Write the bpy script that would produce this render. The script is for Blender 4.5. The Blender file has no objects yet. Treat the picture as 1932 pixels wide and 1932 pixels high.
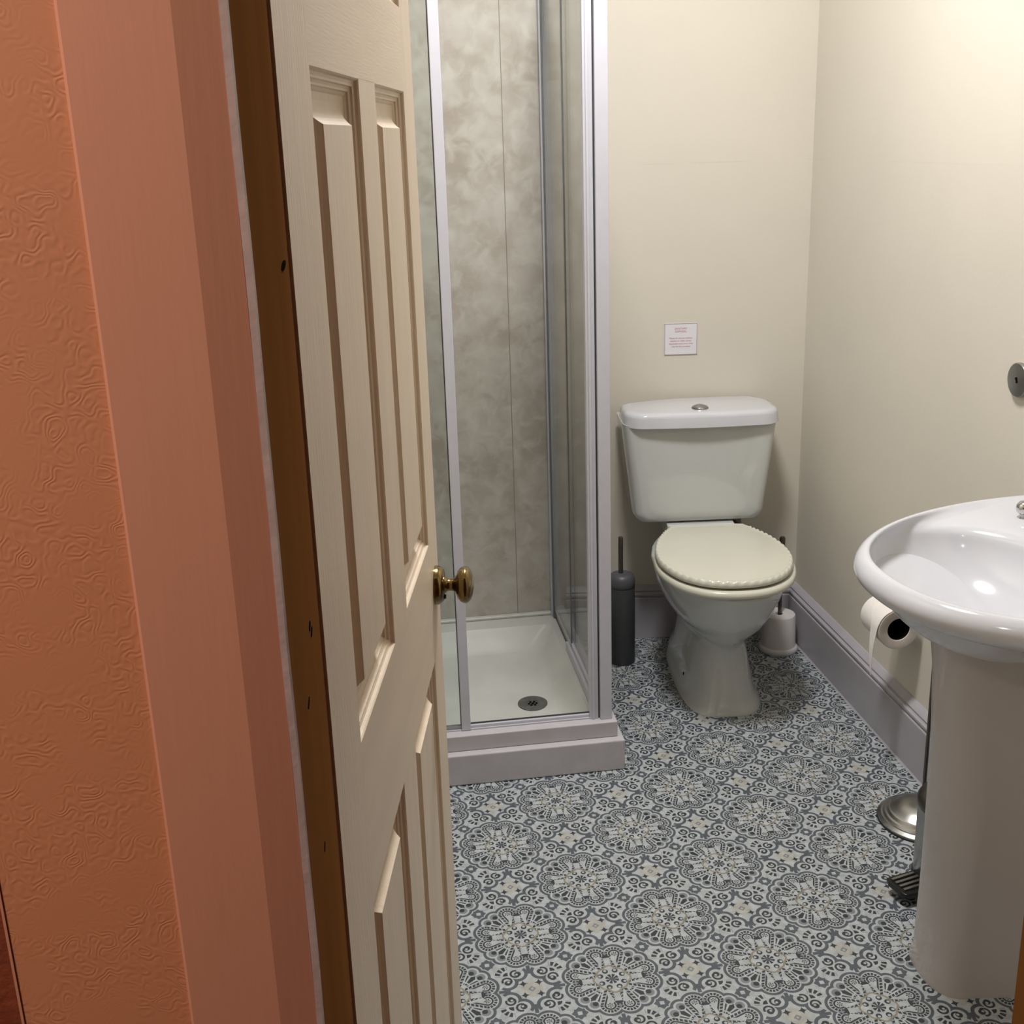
import bpy, bmesh, math, random
from mathutils import Vector, Matrix
from math import sin, cos, pi, radians, atan2, sqrt, hypot

random.seed(7)
scn = bpy.context.scene
COL = scn.collection

# ------------------------------------------------------------------ camera
U = 0.15
F_PX, YAW, PIT, ROL = 2140.567414, 0.127397, 0.288136, -0.032119
CAM = Vector((-0.376774, -2.016228, 1.496494))
PY = 897.954082
cy_, sy_ = cos(YAW), sin(YAW)
fw = Vector((sy_*cos(PIT), cy_*cos(PIT), -sin(PIT)))
rt = Vector((cy_, -sy_, 0)); up = rt.cross(fw)
r2 = rt*cos(ROL) + up*sin(ROL); u2 = r2.cross(fw)
cam = bpy.data.cameras.new('camera'); camo = bpy.data.objects.new('camera', cam); COL.objects.link(camo)
camo.matrix_world = Matrix(((r2.x, u2.x, -fw.x, CAM.x), (r2.y, u2.y, -fw.y, CAM.y), (r2.z, u2.z, -fw.z, CAM.z), (0, 0, 0, 1)))
cam.sensor_fit = 'HORIZONTAL'; cam.sensor_width = 36; cam.lens = F_PX/1932*36
cam.shift_y = (PY-966)/1932; cam.clip_start = 0.02
scn.camera = camo

# ------------------------------------------------------------------ world, lights, exposure
w = bpy.data.worlds.new('world'); scn.world = w; w.use_nodes = True
w.node_tree.nodes['Background'].inputs[0].default_value = (0.9, 0.93, 1.0, 1)
w.node_tree.nodes['Background'].inputs[1].default_value = 0.25
scn.view_settings.view_transform = 'Standard'; scn.view_settings.look = 'None'
scn.view_settings.exposure = 0.0; scn.view_settings.gamma = 1; scn.view_settings.use_curve_mapping = False

def area(name, loc, size, power, col, rot=(0, 0, 0)):
    l = bpy.data.lights.new(name, 'AREA'); l.shape = 'DISK'; l.size = size; l.energy = power; l.color = col
    o = bpy.data.objects.new(name, l); COL.objects.link(o); o.location = loc; o.rotation_euler = rot
    return o
area('bathroom_lamp_light', (0.12, 0.02, 2.62), 0.36, 38.0, (1.0, 0.985, 0.975))
area('hall_lamp_light', (-1.02, -2.10, 2.40), 0.30, 27.0, (1.0, 0.90, 0.78))

# ------------------------------------------------------------------ materials
def srgb(r, g, b):
    f = lambda c: (c/255/12.92) if c/255 <= 0.04045 else ((c/255+0.055)/1.055)**2.4
    return (f(r), f(g), f(b), 1)

def mat(name, col, rough=0.5, metal=0.0, noise=0.0, nscale=20, bump=0.0, bscale=200, coat=0.0, col2=None, spec=0.5, stretch=None):
    m = bpy.data.materials.new(name); m.use_nodes = True
    nt = m.node_tree; p = nt.nodes['Principled BSDF']
    p.inputs['Base Color'].default_value = col; p.inputs['Roughness'].default_value = rough
    p.inputs['Metallic'].default_value = metal; p.inputs['Coat Weight'].default_value = coat
    p.inputs['Specular IOR Level'].default_value = spec
    tc = nt.nodes.new('ShaderNodeTexCoord'); src = tc.outputs['Object']
    if stretch:
        mp = nt.nodes.new('ShaderNodeMapping'); mp.inputs['Scale'].default_value = stretch
        nt.links.new(src, mp.inputs['Vector']); src = mp.outputs['Vector']
    n = nt.nodes.new('ShaderNodeTexNoise'); n.inputs['Scale'].default_value = nscale; n.inputs['Detail'].default_value = 4
    nt.links.new(src, n.inputs['Vector'])
    mix = nt.nodes.new('ShaderNodeMix'); mix.data_type = 'RGBA'
    c2 = col2 or tuple(c*(1-noise) for c in col[:3])+(1,)
    rmp = nt.nodes.new('ShaderNodeMapRange'); rmp.inputs[1].default_value = .35; rmp.inputs[2].default_value = .65
    nt.links.new(n.outputs[0], rmp.inputs[0]); nt.links.new(rmp.outputs[0], mix.inputs[0])
    mix.inputs[6].default_value = col; mix.inputs[7].default_value = c2
    nt.links.new(mix.outputs[2], p.inputs['Base Color'])
    if bump:
        b = nt.nodes.new('ShaderNodeBump'); b.inputs['Strength'].default_value = 1; b.inputs['Distance'].default_value = bump
        n2 = nt.nodes.new('ShaderNodeTexNoise'); n2.inputs['Scale'].default_value = bscale; n2.inputs['Detail'].default_value = 3
        nt.links.new(src, n2.inputs['Vector']); nt.links.new(n2.outputs[0], b.inputs['Height'])
        nt.links.new(b.outputs[0], p.inputs['Normal'])
    return m

# expression graph -> math nodes
class X:
    nt = None
    def __init__(s, sock): s.s = sock
    @staticmethod
    def op(o, *a):
        n = X.nt.nodes.new('ShaderNodeMath'); n.operation = o
        for i, v in enumerate(a):
            if isinstance(v, X): X.nt.links.new(v.s, n.inputs[i])
            else: n.inputs[i].default_value = float(v)
        return X(n.outputs[0])
    def __add__(s, o): return X.op('ADD', s, o)
    __radd__ = __add__
    def __sub__(s, o): return X.op('SUBTRACT', s, o)
    def __rsub__(s, o): return X.op('SUBTRACT', o, s)
    def __mul__(s, o): return X.op('MULTIPLY', s, o)
    __rmul__ = __mul__
    def __truediv__(s, o): return X.op('DIVIDE', s, o)
    def __neg__(s): return X.op('MULTIPLY', s, -1)
def xabs(a): return X.op('ABSOLUTE', a)
def xmin(a, b): return X.op('MINIMUM', a, b)
def xmax(a, b): return X.op('MAXIMUM', a, b)
def xround(a): return X.op('ROUND', a)
def xsqrt(a): return X.op('SQRT', a)
def xat(a, b): return X.op('ARCTAN2', a, b)
def xlen(a, b): return xsqrt(a*a+b*b)
def lt(a, b): return X.op('LESS_THAN', a, b)
def gt(a, b): return X.op('GREATER_THAN', a, b)
def xfract(a): return X.op('FRACT', a)
def xcos(a): return X.op('COSINE', a)
def band(d, a, b): return gt(d, a)*lt(d, b)

def floor_material():
    m = bpy.data.materials.new('patterned_vinyl'); m.use_nodes = True
    nt = m.node_tree; X.nt = nt; p = nt.nodes['Principled BSDF']
    tc = nt.nodes.new('ShaderNodeTexCoord'); sp = nt.nodes.new('ShaderNodeSeparateXYZ')
    nt.links.new(tc.outputs['Object'], sp.inputs[0])
    px = X(sp.outputs[0])/U; py = X(sp.outputs[1])/U
    a = (px+py)*0.5; b = (px-py)*0.5
    ra = xround(a); rb = xround(b)
    dx = xabs(px-(ra+rb)); dy = xabs(py-(ra-rb))
    hi = xmax(dx, dy); lo = xmin(dx, dy)
    r = xlen(hi, lo)
    layers = []     # (mask, colour)
    WH = (0.43, 0.46, 0.475, 1); DK = (0.028, 0.036, 0.044, 1); GR = (0.082, 0.095, 0.115, 1); GOLD = (0.27, 0.245, 0.18, 1)
    BEI = (0.42, 0.415, 0.385, 1); LG = (0.33, 0.36, 0.385, 1); MG = (0.2, 0.22, 0.24, 1)
    # ---- lobes: paisley capsule from A (round head) to B (tail)
    ax_, ay_ = 0.435, 0.118; bx_, by_ = 0.20, 0.10
    vx, vy = bx_-ax_, by_-ay_; L2 = vx*vx+vy*vy
    qx = hi-ax_; qy = lo-ay_
    t = xmin(xmax((qx*vx+qy*vy)/L2, 0), 1)
    dA = xlen(qx-t*vx, qy-t*vy) - (0.132 - t*0.076)
    # scroll lobe near the diagonal
    cx_, cy2 = 0.398, 0.300
    dC = xlen(hi-cx_, lo-cy2)
    dB = dC-0.082
    dCore = r-0.43
    dM = xmin(xmin(dA, dB), dCore)
    # ---- outside: tints and lines
    cross = xlen(1.0-hi, lo)
    layers.append((lt(cross, 0.14), BEI))
    layers.append((band(dM, 0.105, 0.113), LG))
    layers.append((band(dM, 0.125, 0.131)*gt(lo, 0.22), LG))
    # dark border around medallion
    layers.append((band(dM, 0.007, 0.044), GR))
    # stem
    layers.append((lt(lo, 0.024)*band(hi, 0.59, 0.735), GR))
    # spiral
    sx, sy = 0.715, 0.150
    ds = xlen(hi-sx, lo-sy); an = xat(lo-sy, hi-sx)
    arc = band(ds, 0.092, 0.136)*lt(an, 0.62)*gt(an, -2.3)
    layers.append((arc*lt(hi+lo, 1.0), GR))
    ds2 = xlen(hi-sx+0.004, lo-sy-0.022)
    layers.append((band(ds2, 0.043, 0.070)*gt(an, -0.4), DK))
    layers.append((lt(xlen(hi-sx-0.004, (lo-sy+0.008)), 0.042), DK))
    layers.append((lt(xlen(hi-sx-0.012, (lo-sy-0.006)), 0.017), WH))
    # fan of dashes between the spirals
    fx, fy = 0.735, 0.265
    df = xlen(hi-fx, lo-fy); af = xat(lo-fy, hi-fx)
    da = xabs(af-2.356)
    layers.append((lt(df, 0.062)*lt(da, 1.9), DK))
    rays = gt(xcos((af-2.356)*14), -0.40)
    layers.append((band(df, 0.098, 0.165)*rays*lt(da+df*3.0, 1.85), DK))
    # stars around the cross centre
    st = xsqrt(xabs(xabs(1.0-hi)-0.098)) + xsqrt(xabs(lo-0.098))
    layers.append((lt(st, 0.275), DK))
    dd = (1.0-hi)+lo
    layers.append((lt(dd, 0.050), MG)); layers.append((lt(dd, 0.022), BEI))
    # corner square
    sq = xmax(xabs(hi-0.5), xabs(lo-0.5))
    layers.append((lt(xabs(hi-0.5)+xabs(lo-0.5), 0.105), GR))
    layers.append((lt(sq, 0.066), GR)); layers.append((lt(sq, 0.028), WH))
    # ---- inside medallion
    inside = lt(dM, 0.0)
    layers.append((inside, WH))
    # scroll lobe filling
    layers.append((band(dC, -1, 0.060)*gt(hi+lo, 0.655)*gt(dA, 0.0), MG))
    layers.append((lt(xlen(hi-cx_+0.012, lo-cy2+0.012), 0.036)*gt(dA, 0.0), DK))
    # fan on the diagonal
    gx = hi-0.150; gy = lo-0.150
    dg = xlen(gx, gy); ag = xat(gy, gx)
    pet = gt(xcos((ag-0.785)*14), -0.58)
    layers.append((band(dg, 0.115, 0.262)*pet*lt(dC*(-1), -0.070)*gt(dA, 0.012), DK))
    layers.append((band(dg, 0.065, 0.092)*pet*gt(dA, 0.006), DK))
    # paisley: dotted band, line band, flower centre
    inA = lt(dA, -0.004)
    layers.append((inA, WH))
    angA = xat(qy, qx)
    head = gt(qx, -0.02)
    ph = angA*16*head + (1-head)*(hi*(-125))
    dots = gt(xcos(ph), -0.62)
    layers.append((band(dA, -0.048, -0.011)*dots, DK))
    layers.append((band(dA, -0.080, -0.057)*gt(angA+2.2, 0.0), DK))
    fl = gt(xcos(angA*6), 0.0)
    dq = xlen(qx, qy)
    layers.append((band(dq, 0.013, 0.038)*fl*lt(dA, -0.085), DK)); layers.append((lt(dq, 0.007), DK))
    # axis arm and notch
    arm = lo-hi*0.06
    layers.append((band(hi, 0.225, 0.40)*lt(arm, 0.034), DK))
    layers.append((band(hi, 0.225, 0.40)*lt(arm, 0.034)*gt(arm, 0.024)*gt(xcos(hi*150), 0.2), WH))
    layers.append((band(hi, 0.235, 0.375)*lt(arm, 0.022), WH))
    layers.append((lt(lo, 0.030)*band(hi-lo*1.2, 0.382, 0.425), DK))
    layers.append((lt(lo, 0.012)*band(hi, 0.425, 0.50), MG))
    # centre
    th8 = xat(lo, hi)
    gold = r - xcos(th8*4)*0.012*(1.0) - xcos(th8*8)*0.010
    layers.append((lt(gold, 0.224), GOLD)); layers.append((lt(gold, 0.198), WH))
    cc = xlen(hi-0.136, lo-0.062)
    layers.append((lt(cc, 0.037), DK)); layers.append((lt(xlen(hi-0.146, lo-0.062), 0.019), WH))
    pw = xcos(th8*8-3.14159)
    layers.append((lt(r, 0.083)*gt(pw, -0.55), DK)); layers.append((lt(r, 0.03), GR))
    # build mix chain
    cur = nt.nodes.new('ShaderNodeRGB').outputs[0]; cur.default_value = WH
    for mk, c in layers:
        mx = nt.nodes.new('ShaderNodeMix'); mx.data_type = 'RGBA'
        nt.links.new(mk.s, mx.inputs[0]); nt.links.new(cur, mx.inputs[6]); mx.inputs[7].default_value = c
        cur = mx.outputs[2]
    n = nt.nodes.new('ShaderNodeTexNoise'); n.inputs['Scale'].default_value = 60; n.inputs['Detail'].default_value = 5
    nt.links.new(tc.outputs['Object'], n.inputs['Vector'])
    mr = nt.nodes.new('ShaderNodeMapRange'); mr.inputs[1].default_value = .3; mr.inputs[2].default_value = .7
    mr.inputs[3].default_value = 0.80; mr.inputs[4].default_value = 1.12
    nt.links.new(n.outputs[0], mr.inputs[0])
    mul = nt.nodes.new('ShaderNodeVectorMath'); mul.operation = 'SCALE'
    nt.links.new(cur, mul.inputs[0]); nt.links.new(mr.outputs[0], mul.inputs['Scale'])
    nt.links.new(mul.outputs[0], p.inputs['Base Color'])
    p.inputs['Roughness'].default_value = 0.42
    b = nt.nodes.new('ShaderNodeBump'); b.inputs['Distance'].default_value = 0.0004
    n2 = nt.nodes.new('ShaderNodeTexNoise'); n2.inputs['Scale'].default_value = 500
    nt.links.new(tc.outputs['Object'], n2.inputs['Vector']); nt.links.new(n2.outputs[0], b.inputs['Height'])
    nt.links.new(b.outputs[0], p.inputs['Normal'])
    return m

def wall_material(name, col, seams):
    """painted lining paper: fine weave plus thin horizontal butt joints"""
    m = mat(name, col, rough=0.62, noise=0.035, nscale=3, spec=0.3)
    nt = m.node_tree; X.nt = nt; p = nt.nodes['Principled BSDF']
    tc = nt.nodes.new('ShaderNodeTexCoord'); sp = nt.nodes.new('ShaderNodeSeparateXYZ')
    nt.links.new(tc.outputs['Object'], sp.inputs[0]); z = X(sp.outputs[2])
    nz = nt.nodes.new('ShaderNodeTexNoise'); nz.inputs['Scale'].default_value = 7
    nt.links.new(tc.outputs['Object'], nz.inputs['Vector'])
    h = None
    zz = z+(X(nz.outputs[0])-0.5)*0.006
    for s in seams:
        k = lt(xabs(zz-s), 0.0011); h = k if h is None else h+k
    wv = nt.nodes.new('ShaderNodeTexNoise'); wv.inputs['Scale'].default_value = 90; wv.inputs['Detail'].default_value = 3
    nt.links.new(tc.outputs['Object'], wv.inputs['Vector'])
    hh = X(wv.outputs[0])*0.30 + h*0.5*gt(X(nz.outputs[0]), 0.50)
    b = nt.nodes.new('ShaderNodeBump'); b.inputs['Distance'].default_value = 0.0008
    nt.links.new(hh.s, b.inputs['Height']); nt.links.new(b.outputs[0], p.inputs['Normal'])
    return m

def swirl_paper(name, col):
    """embossed swirl wallpaper"""
    m = mat(name, col, rough=0.55, noise=0.05, nscale=5, spec=0.35)
    nt = m.node_tree; X.nt = nt; p = nt.nodes['Principled BSDF']
    tc = nt.nodes.new('ShaderNodeTexCoord')
    n1 = nt.nodes.new('ShaderNodeTexNoise'); n1.inputs['Scale'].default_value = 95; n1.inputs['Detail'].default_value = 1
    nt.links.new(tc.outputs['Object'], n1.inputs['Vector'])
    n2 = nt.nodes.new('ShaderNodeTexNoise'); n2.inputs['Scale'].default_value = 60; n2.inputs['Detail'].default_value = 0
    nt.links.new(tc.outputs['Object'], n2.inputs['Vector'])
    ww = X.op('SINE', X(n1.outputs[0])*60.0)
    msk = X.op('SMOOTH_MIN', X(n2.outputs[0]), 0.6, 0.1)
    hgt = ww*X.op('POWER', msk*1.6, 3.0)
    b = nt.nodes.new('ShaderNodeBump'); b.inputs['Distance'].default_value = 0.00005
    nt.links.new(hgt.s, b.inputs['Height']); nt.links.new(b.outputs[0], p.inputs['Normal'])
    return m

def panel_material():
    m = mat('mottled_shower_board', (0.50, 0.47, 0.425, 1), rough=0.28, nscale=9, col2=(0.40, 0.36, 0.31, 1), spec=0.4)
    nt = m.node_tree; p = nt.nodes['Principled BSDF']; X.nt = nt
    tc = nt.nodes.new('ShaderNodeTexCoord')
    n = nt.nodes.new('ShaderNodeTexNoise'); n.inputs['Scale'].default_value = 22; n.inputs['Detail'].default_value = 5; n.inputs['Distortion'].default_value = 0.6
    nt.links.new(tc.outputs['Object'], n.inputs['Vector'])
    mr = nt.nodes.new('ShaderNodeMapRange'); mr.inputs[1].default_value = .4; mr.inputs[2].default_value = .72
    nt.links.new(n.outputs[0], mr.inputs[0])
    mx = nt.nodes.new('ShaderNodeMix'); mx.data_type = 'RGBA'
    nt.links.new(mr.outputs[0], mx.inputs[0])
    old = p.inputs['Base Color'].links[0].from_socket
    nt.links.new(old, mx.inputs[6]); mx.inputs[7].default_value = (0.56, 0.545, 0.49, 1)
    sp = nt.nodes.new('ShaderNodeSeparateXYZ'); nt.links.new(tc.outputs['Object'], sp.inputs[0])
    g = lt(xabs(X(sp.outputs[0])-0.036), 0.0011)
    mx2 = nt.nodes.new('ShaderNodeMix'); mx2.data_type = 'RGBA'
    nt.links.new(g.s, mx2.inputs[0]); nt.links.new(mx.outputs[2], mx2.inputs[6]); mx2.inputs[7].default_value = (0.27, 0.23, 0.19, 1)
    nt.links.new(mx2.outputs[2], p.inputs['Base Color'])
    return m

def glass_material():
    m = bpy.data.materials.new('clear_glass'); m.use_nodes = True; nt = m.node_tree
    nt.nodes.remove(nt.nodes['Principled BSDF']); out = nt.nodes['Material Output']
    tr = nt.nodes.new('ShaderNodeBsdfTransparent'); tr.inputs[0].default_value = (0.972, 0.985, 0.98, 1)
    gl = nt.nodes.new('ShaderNodeBsdfGlossy'); gl.inputs['Roughness'].default_value = 0.02
    lw = nt.nodes.new('ShaderNodeFresnel'); lw.inputs[0].default_value = 1.45
    n = nt.nodes.new('ShaderNodeTexNoise'); n.inputs['Scale'].default_value = 3
    tc = nt.nodes.new('ShaderNodeTexCoord'); nt.links.new(tc.outputs['Object'], n.inputs['Vector'])
    mx = nt.nodes.new('ShaderNodeMixShader'); X.nt = nt
    f = X(lw.outputs[0])*(X(n.outputs[0])*0.3+0.55)
    nt.links.new(f.s, mx.inputs[0]); nt.links.new(tr.outputs[0], mx.inputs[1]); nt.links.new(gl.outputs[0], mx.inputs[2])
    nt.links.new(mx.outputs[0], out.inputs[0])
    return m

M = {}
M['vinyl'] = floor_material()
M['wall'] = wall_material('cream_wall_paint', (0.655, 0.612, 0.53, 1), [0.30, 1.42])
M['ceil'] = mat('white_ceiling', (0.80, 0.80, 0.78, 1), 0.7, noise=0.03)
M['skirt'] = mat('grey_lilac_gloss', (0.40, 0.385, 0.42, 1), 0.35, noise=0.06, nscale=12, bump=0.0004, bscale=60)
M['board'] = panel_material()
M['plinth'] = mat('lilac_white_gloss', (0.52, 0.50, 0.53, 1), 0.35, noise=0.07, nscale=18, bump=0.0008, bscale=35)
M['frame'] = mat('white_enamel_frame', (0.55, 0.55, 0.61, 1), 0.3, noise=0.03, nscale=30)
M['seal'] = mat('dark_rubber_seal', (0.06, 0.065, 0.065, 1), 0.5, noise=0.2)
M['gseal'] = mat('grey_seal', (0.16, 0.17, 0.17, 1), 0.5, noise=0.2)
M['glass'] = glass_material()
M['tray'] = mat('shower_tray_acrylic', (0.60, 0.61, 0.57, 1), 0.22, noise=0.10, nscale=7)
M['ceramic'] = mat('white_ceramic', (0.56, 0.575, 0.565, 1), 0.07, noise=0.02, nscale=4, coat=0.4)
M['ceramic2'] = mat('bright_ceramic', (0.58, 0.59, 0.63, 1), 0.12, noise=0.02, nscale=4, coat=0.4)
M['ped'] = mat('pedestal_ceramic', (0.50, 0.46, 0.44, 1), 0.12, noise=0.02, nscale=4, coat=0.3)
M['seat'] = mat('cream_seat_plastic', (0.62, 0.61, 0.52, 1), 0.22, noise=0.03, nscale=10)
M['chrome'] = mat('polished_chrome', (0.62, 0.62, 0.62, 1), 0.12, 1.0, noise=0.05)
M['steel'] = mat('brushed_steel', (0.42, 0.42, 0.41, 1), 0.28, 1.0, noise=0.12, nscale=30)
M['dsteel'] = mat('dull_steel', (0.16, 0.15, 0.13, 1), 0.32, 1.0, noise=0.15, nscale=30)
M['brass'] = mat('aged_brass', (0.27, 0.19, 0.08, 1), 0.2, 1.0, noise=0.35, nscale=45)
M['black'] = mat('black_plastic', (0.012, 0.012, 0.012, 1), 0.35, noise=0.3)
M['rubber'] = mat('grey_brush_plastic', (0.052, 0.056, 0.058, 1), 0.5, noise=0.1, nscale=25)
M['lidgrey'] = mat('grey_brush_lid', (0.10, 0.10, 0.115, 1), 0.4, noise=0.06)
M['whitep'] = mat('white_plastic', (0.66, 0.64, 0.63, 1), 0.35, noise=0.04)
M['door'] = mat('cream_gloss_paint', (0.79, 0.66, 0.51, 1), 0.36, noise=0.07, nscale=6, bump=0.0005, bscale=70, stretch=(6, 6, 0.35))
M['rail'] = mat('cream_gloss_rail', (0.79, 0.66, 0.51, 1), 0.36, noise=0.07, nscale=6, bump=0.00018, bscale=70, stretch=(0.4, 6, 6))
M['brown'] = mat('brown_jamb_paint', (0.20, 0.085, 0.026, 1), 0.9, spec=0.0, noise=0.22, nscale=5, bump=0.0003, bscale=40, stretch=(2, 2, 0.4))
M['salmon'] = mat('salmon_gloss', (0.47, 0.205, 0.13, 1), 0.5, noise=0.03, nscale=5, bump=0.0001, bscale=60, stretch=(4, 4, 0.4))
M['swirl'] = swirl_paper('embossed_orange_paper', (0.46, 0.182, 0.092, 1))
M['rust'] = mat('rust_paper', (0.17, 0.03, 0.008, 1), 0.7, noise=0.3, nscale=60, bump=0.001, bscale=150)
M['edge'] = mat('lit_arris_pinkish_grey', (0.42, 0.31, 0.29, 1), 0.4, noise=0.15, nscale=30, bump=0.0006, bscale=80)  # arris bead colour, with the room light on it mixed in
M['paper'] = mat('toilet_paper', (0.82, 0.78, 0.75, 1), 0.9, noise=0.05, nscale=30, bump=0.0003, bscale=120)
M['rollend'] = mat('paper_roll_end', (0.52, 0.47, 0.43, 1), 0.9, noise=0.1, nscale=60)
M['card'] = mat('notice_card', (0.74, 0.74, 0.78, 1), 0.4, noise=0.03)
M['pink'] = mat('red_ink', (0.60, 0.22, 0.28, 1), 0.6, noise=0.1)
M['ink'] = mat('notice_border_ink', (0.36, 0.25, 0.27, 1), 0.6, noise=0.1)
M['carpet'] = mat('rust_carpet', (0.12, 0.035, 0.015, 1), 0.95, noise=0.4, nscale=300, bump=0.002, bscale=400)
M['caulk'] = mat('white_sealant', (0.62, 0.62, 0.58, 1), 0.4, noise=0.12, nscale=40)
M['hall'] = mat('hall_terracotta', (0.22, 0.10, 0.06, 1), 0.6, noise=0.05)
M['dark'] = mat('dark_hole', (0.01, 0.008, 0.006, 1), 0.9, spec=0.0, noise=0.2)
M['drain'] = mat('drain_metal', (0.115, 0.12, 0.105, 1), 0.45, 0.0, noise=0.3, nscale=60)
M['bristle'] = mat('brush_bristle', (0.5, 0.5, 0.48, 1), 0.8, noise=0.2)
lampm = mat('opal_lamp_glass', (0.9, 0.9, 0.88, 1), 0.4, noise=0.02)
lp = lampm.node_tree.nodes['Principled BSDF']; lp.inputs['Emission Color'].default_value = (1, 0.96, 0.9, 1); lp.inputs['Emission Strength'].default_value = 2.0
M['lamp'] = lampm

# ------------------------------------------------------------------ helpers
def obj(name, bm, m, parent=None, smooth=False, bevel=0.0, seg=2, loc=None, auto=None):
    me = bpy.data.meshes.new(name); bm.normal_update(); bm.to_mesh(me); bm.free()
    if isinstance(m, (list, tuple)):
        for k in m: me.materials.append(k)
    else: me.materials.append(m)
    if smooth:
        for p in me.polygons: p.use_smooth = True
    if auto is not None:
        me.set_sharp_from_angle(angle=radians(auto)) if smooth else None
    o = bpy.data.objects.new(name, me); COL.objects.link(o)
    if parent is not None: o.parent = parent
    if loc is not None: o.location = loc
    if bevel:
        b = o.modifiers.new('bevel', 'BEVEL'); b.width = bevel; b.segments = seg; b.limit_method = 'ANGLE'; b.angle_limit = radians(35)
    return o

def box(bm, x0, x1, y0, y1, z0, z1, mi=0):
    vs = [bm.verts.new((x, y, z)) for x in (x0, x1) for y in (y0, y1) for z in (z0, z1)]
    for f in ((0, 1, 3, 2), (4, 6, 7, 5), (0, 4, 5, 1), (2, 3, 7, 6), (0, 2, 6, 4), (1, 5, 7, 3)):
        bm.faces.new([vs[i] for i in f]).material_index = mi
def B(*a):
    bm = bmesh.new(); box(bm, *a); return bm

def loft(bm, rings, cap0=True, cap1=True, closed=True, loop=False):
    vr = [[bm.verts.new(p) for p in r] for r in rings]
    n = len(vr[0])
    pairs = list(zip(vr[:-1], vr[1:]))
    if loop: pairs.append((vr[-1], vr[0]))
    for a, b in pairs:
        for i in range(n if closed else n-1):
            j = (i+1) % n
            bm.faces.new((a[i], a[j], b[j], b[i]))
    if cap0: bm.faces.new(list(reversed(vr[0])))
    if cap1: bm.faces.new(vr[-1])
    return vr

def lathe(bm, prof, n=48, c=(0, 0, 0), axis='Z', cap0=True, cap1=True):
    rings = []
    for r, h in prof:
        ring = []
        for i in range(n):
            a = 2*pi*i/n
            p = {'Z': (c[0]+r*cos(a), c[1]+r*sin(a), c[2]+h), 'Y': (c[0]+r*sin(a), c[1]+h, c[2]+r*cos(a)), 'X': (c[0]+h, c[1]+r*cos(a), c[2]+r*sin(a))}[axis]
            ring.append(p)
        rings.append(ring)
    loft(bm, rings, cap0, cap1)
    return bm
def LA(*a, **k):
    bm = bmesh.new(); lathe(bm, *a, **k); bmesh.ops.recalc_face_normals(bm, faces=bm.faces); return bm

def tube(bm, pts, r, n=12):
    pts = [Vector(p) for p in pts]; rings = []
    for i, p in enumerate(pts):
        d = (pts[min(i+1, len(pts)-1)]-pts[max(i-1, 0)]).normalized()
        s = d.cross(Vector((0, 0, 1)) if abs(d.z) < .9 else Vector((1, 0, 0))).normalized(); t = d.cross(s)
        rings.append([p+(s*cos(2*pi*k/n)+t*sin(2*pi*k/n))*r for k in range(n)])
    loft(bm, rings); bmesh.ops.recalc_face_normals(bm, faces=bm.faces); return bm

def tag(o, label=None, cat=None, group=None, kind=None):
    if label: o['label'] = label
    if cat: o['category'] = cat
    if group: o['group'] = group
    if kind: o['kind'] = kind
    return o
def struct(o): o['kind'] = 'structure'; return o
def empty(name, loc, rz=0):
    o = bpy.data.objects.new(name, None); COL.objects.link(o); o.location = loc; o.rotation_euler = (0, 0, rz); o.empty_display_size = .05
    return o

def profile_run(bm, prof, p0, p1, inward):
    """extrude a (depth, height) profile from p0 to p1 (xy); depth grows along inward"""
    inw = Vector((inward[0], inward[1], 0)).normalized()
    r0 = [Vector((p0[0], p0[1], 0))+inw*d+Vector((0, 0, h)) for d, h in prof]
    r1 = [Vector((p1[0], p1[1], 0))+inw*d+Vector((0, 0, h)) for d, h in prof]
    loft(bm, [r0, r1]); bmesh.ops.recalc_face_normals(bm, faces=bm.faces)

# ------------------------------------------------------------------ room shell
XR = 0.89                                    # right wall
def yback(x): return 1.10-(x-XR)*math.tan(radians(8.0))
XL = -0.62
YI, YO = -1.29, -1.535                        # inner and hall faces of the door wall
H = 2.74

bm = bmesh.new()
vs = [bm.verts.new(p) for p in ((XL-.1, YI-.06, 0), (XR+.1, YI-.06, 0), (XR+.1, yback(XR)+.1, 0), (XL-.1, yback(XL)+.1, 0))]
bm.faces.new(vs)
ret = bmesh.ops.extrude_face_region(bm, geom=bm.faces[:])
for v in ret['geom']:
    if isinstance(v, bmesh.types.BMVert): v.co.z -= 0.03
bmesh.ops.recalc_face_normals(bm, faces=bm.faces)
struct(obj('floor', bm, M['vinyl']))
struct(obj('floor', B(-1.5, 1.3, -3.6, YI-.06, -0.03, 0.0), M['carpet']))
struct(obj('ceiling', B(-1.5, 1.3, YO, 1.5, H, H+.05), M['ceil']))
struct(obj('ceiling', B(-1.55, 1.35, -3.65, YO, 2.52, H+.05), M['ceil']))

def poly_wall(name, pts, m, z0=0, z1=H):
    bm = bmesh.new(); loft(bm, [[(x, y, z0) for x, y in pts], [(x, y, z1) for x, y in pts]])
    bmesh.ops.recalc_face_normals(bm, faces=bm.faces); return struct(obj(name, bm, m))
poly_wall('wall_back', [(XL-.1, yback(XL-.1)), (XR, yback(XR)), (XR, yback(XR)+.1), (XL-.1, yback(XL-.1)+.1)], M['wall'])
poly_wall('wall_right', [(XR, YI), (XR+.1, YI), (XR+.1, 1.25), (XR, 1.25)], M['wall'])
poly_wall('wall_left', [(XL-.1, YI), (XL, YI), (XL, 1.30), (XL-.1, 1.30)], M['wall'])

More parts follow.
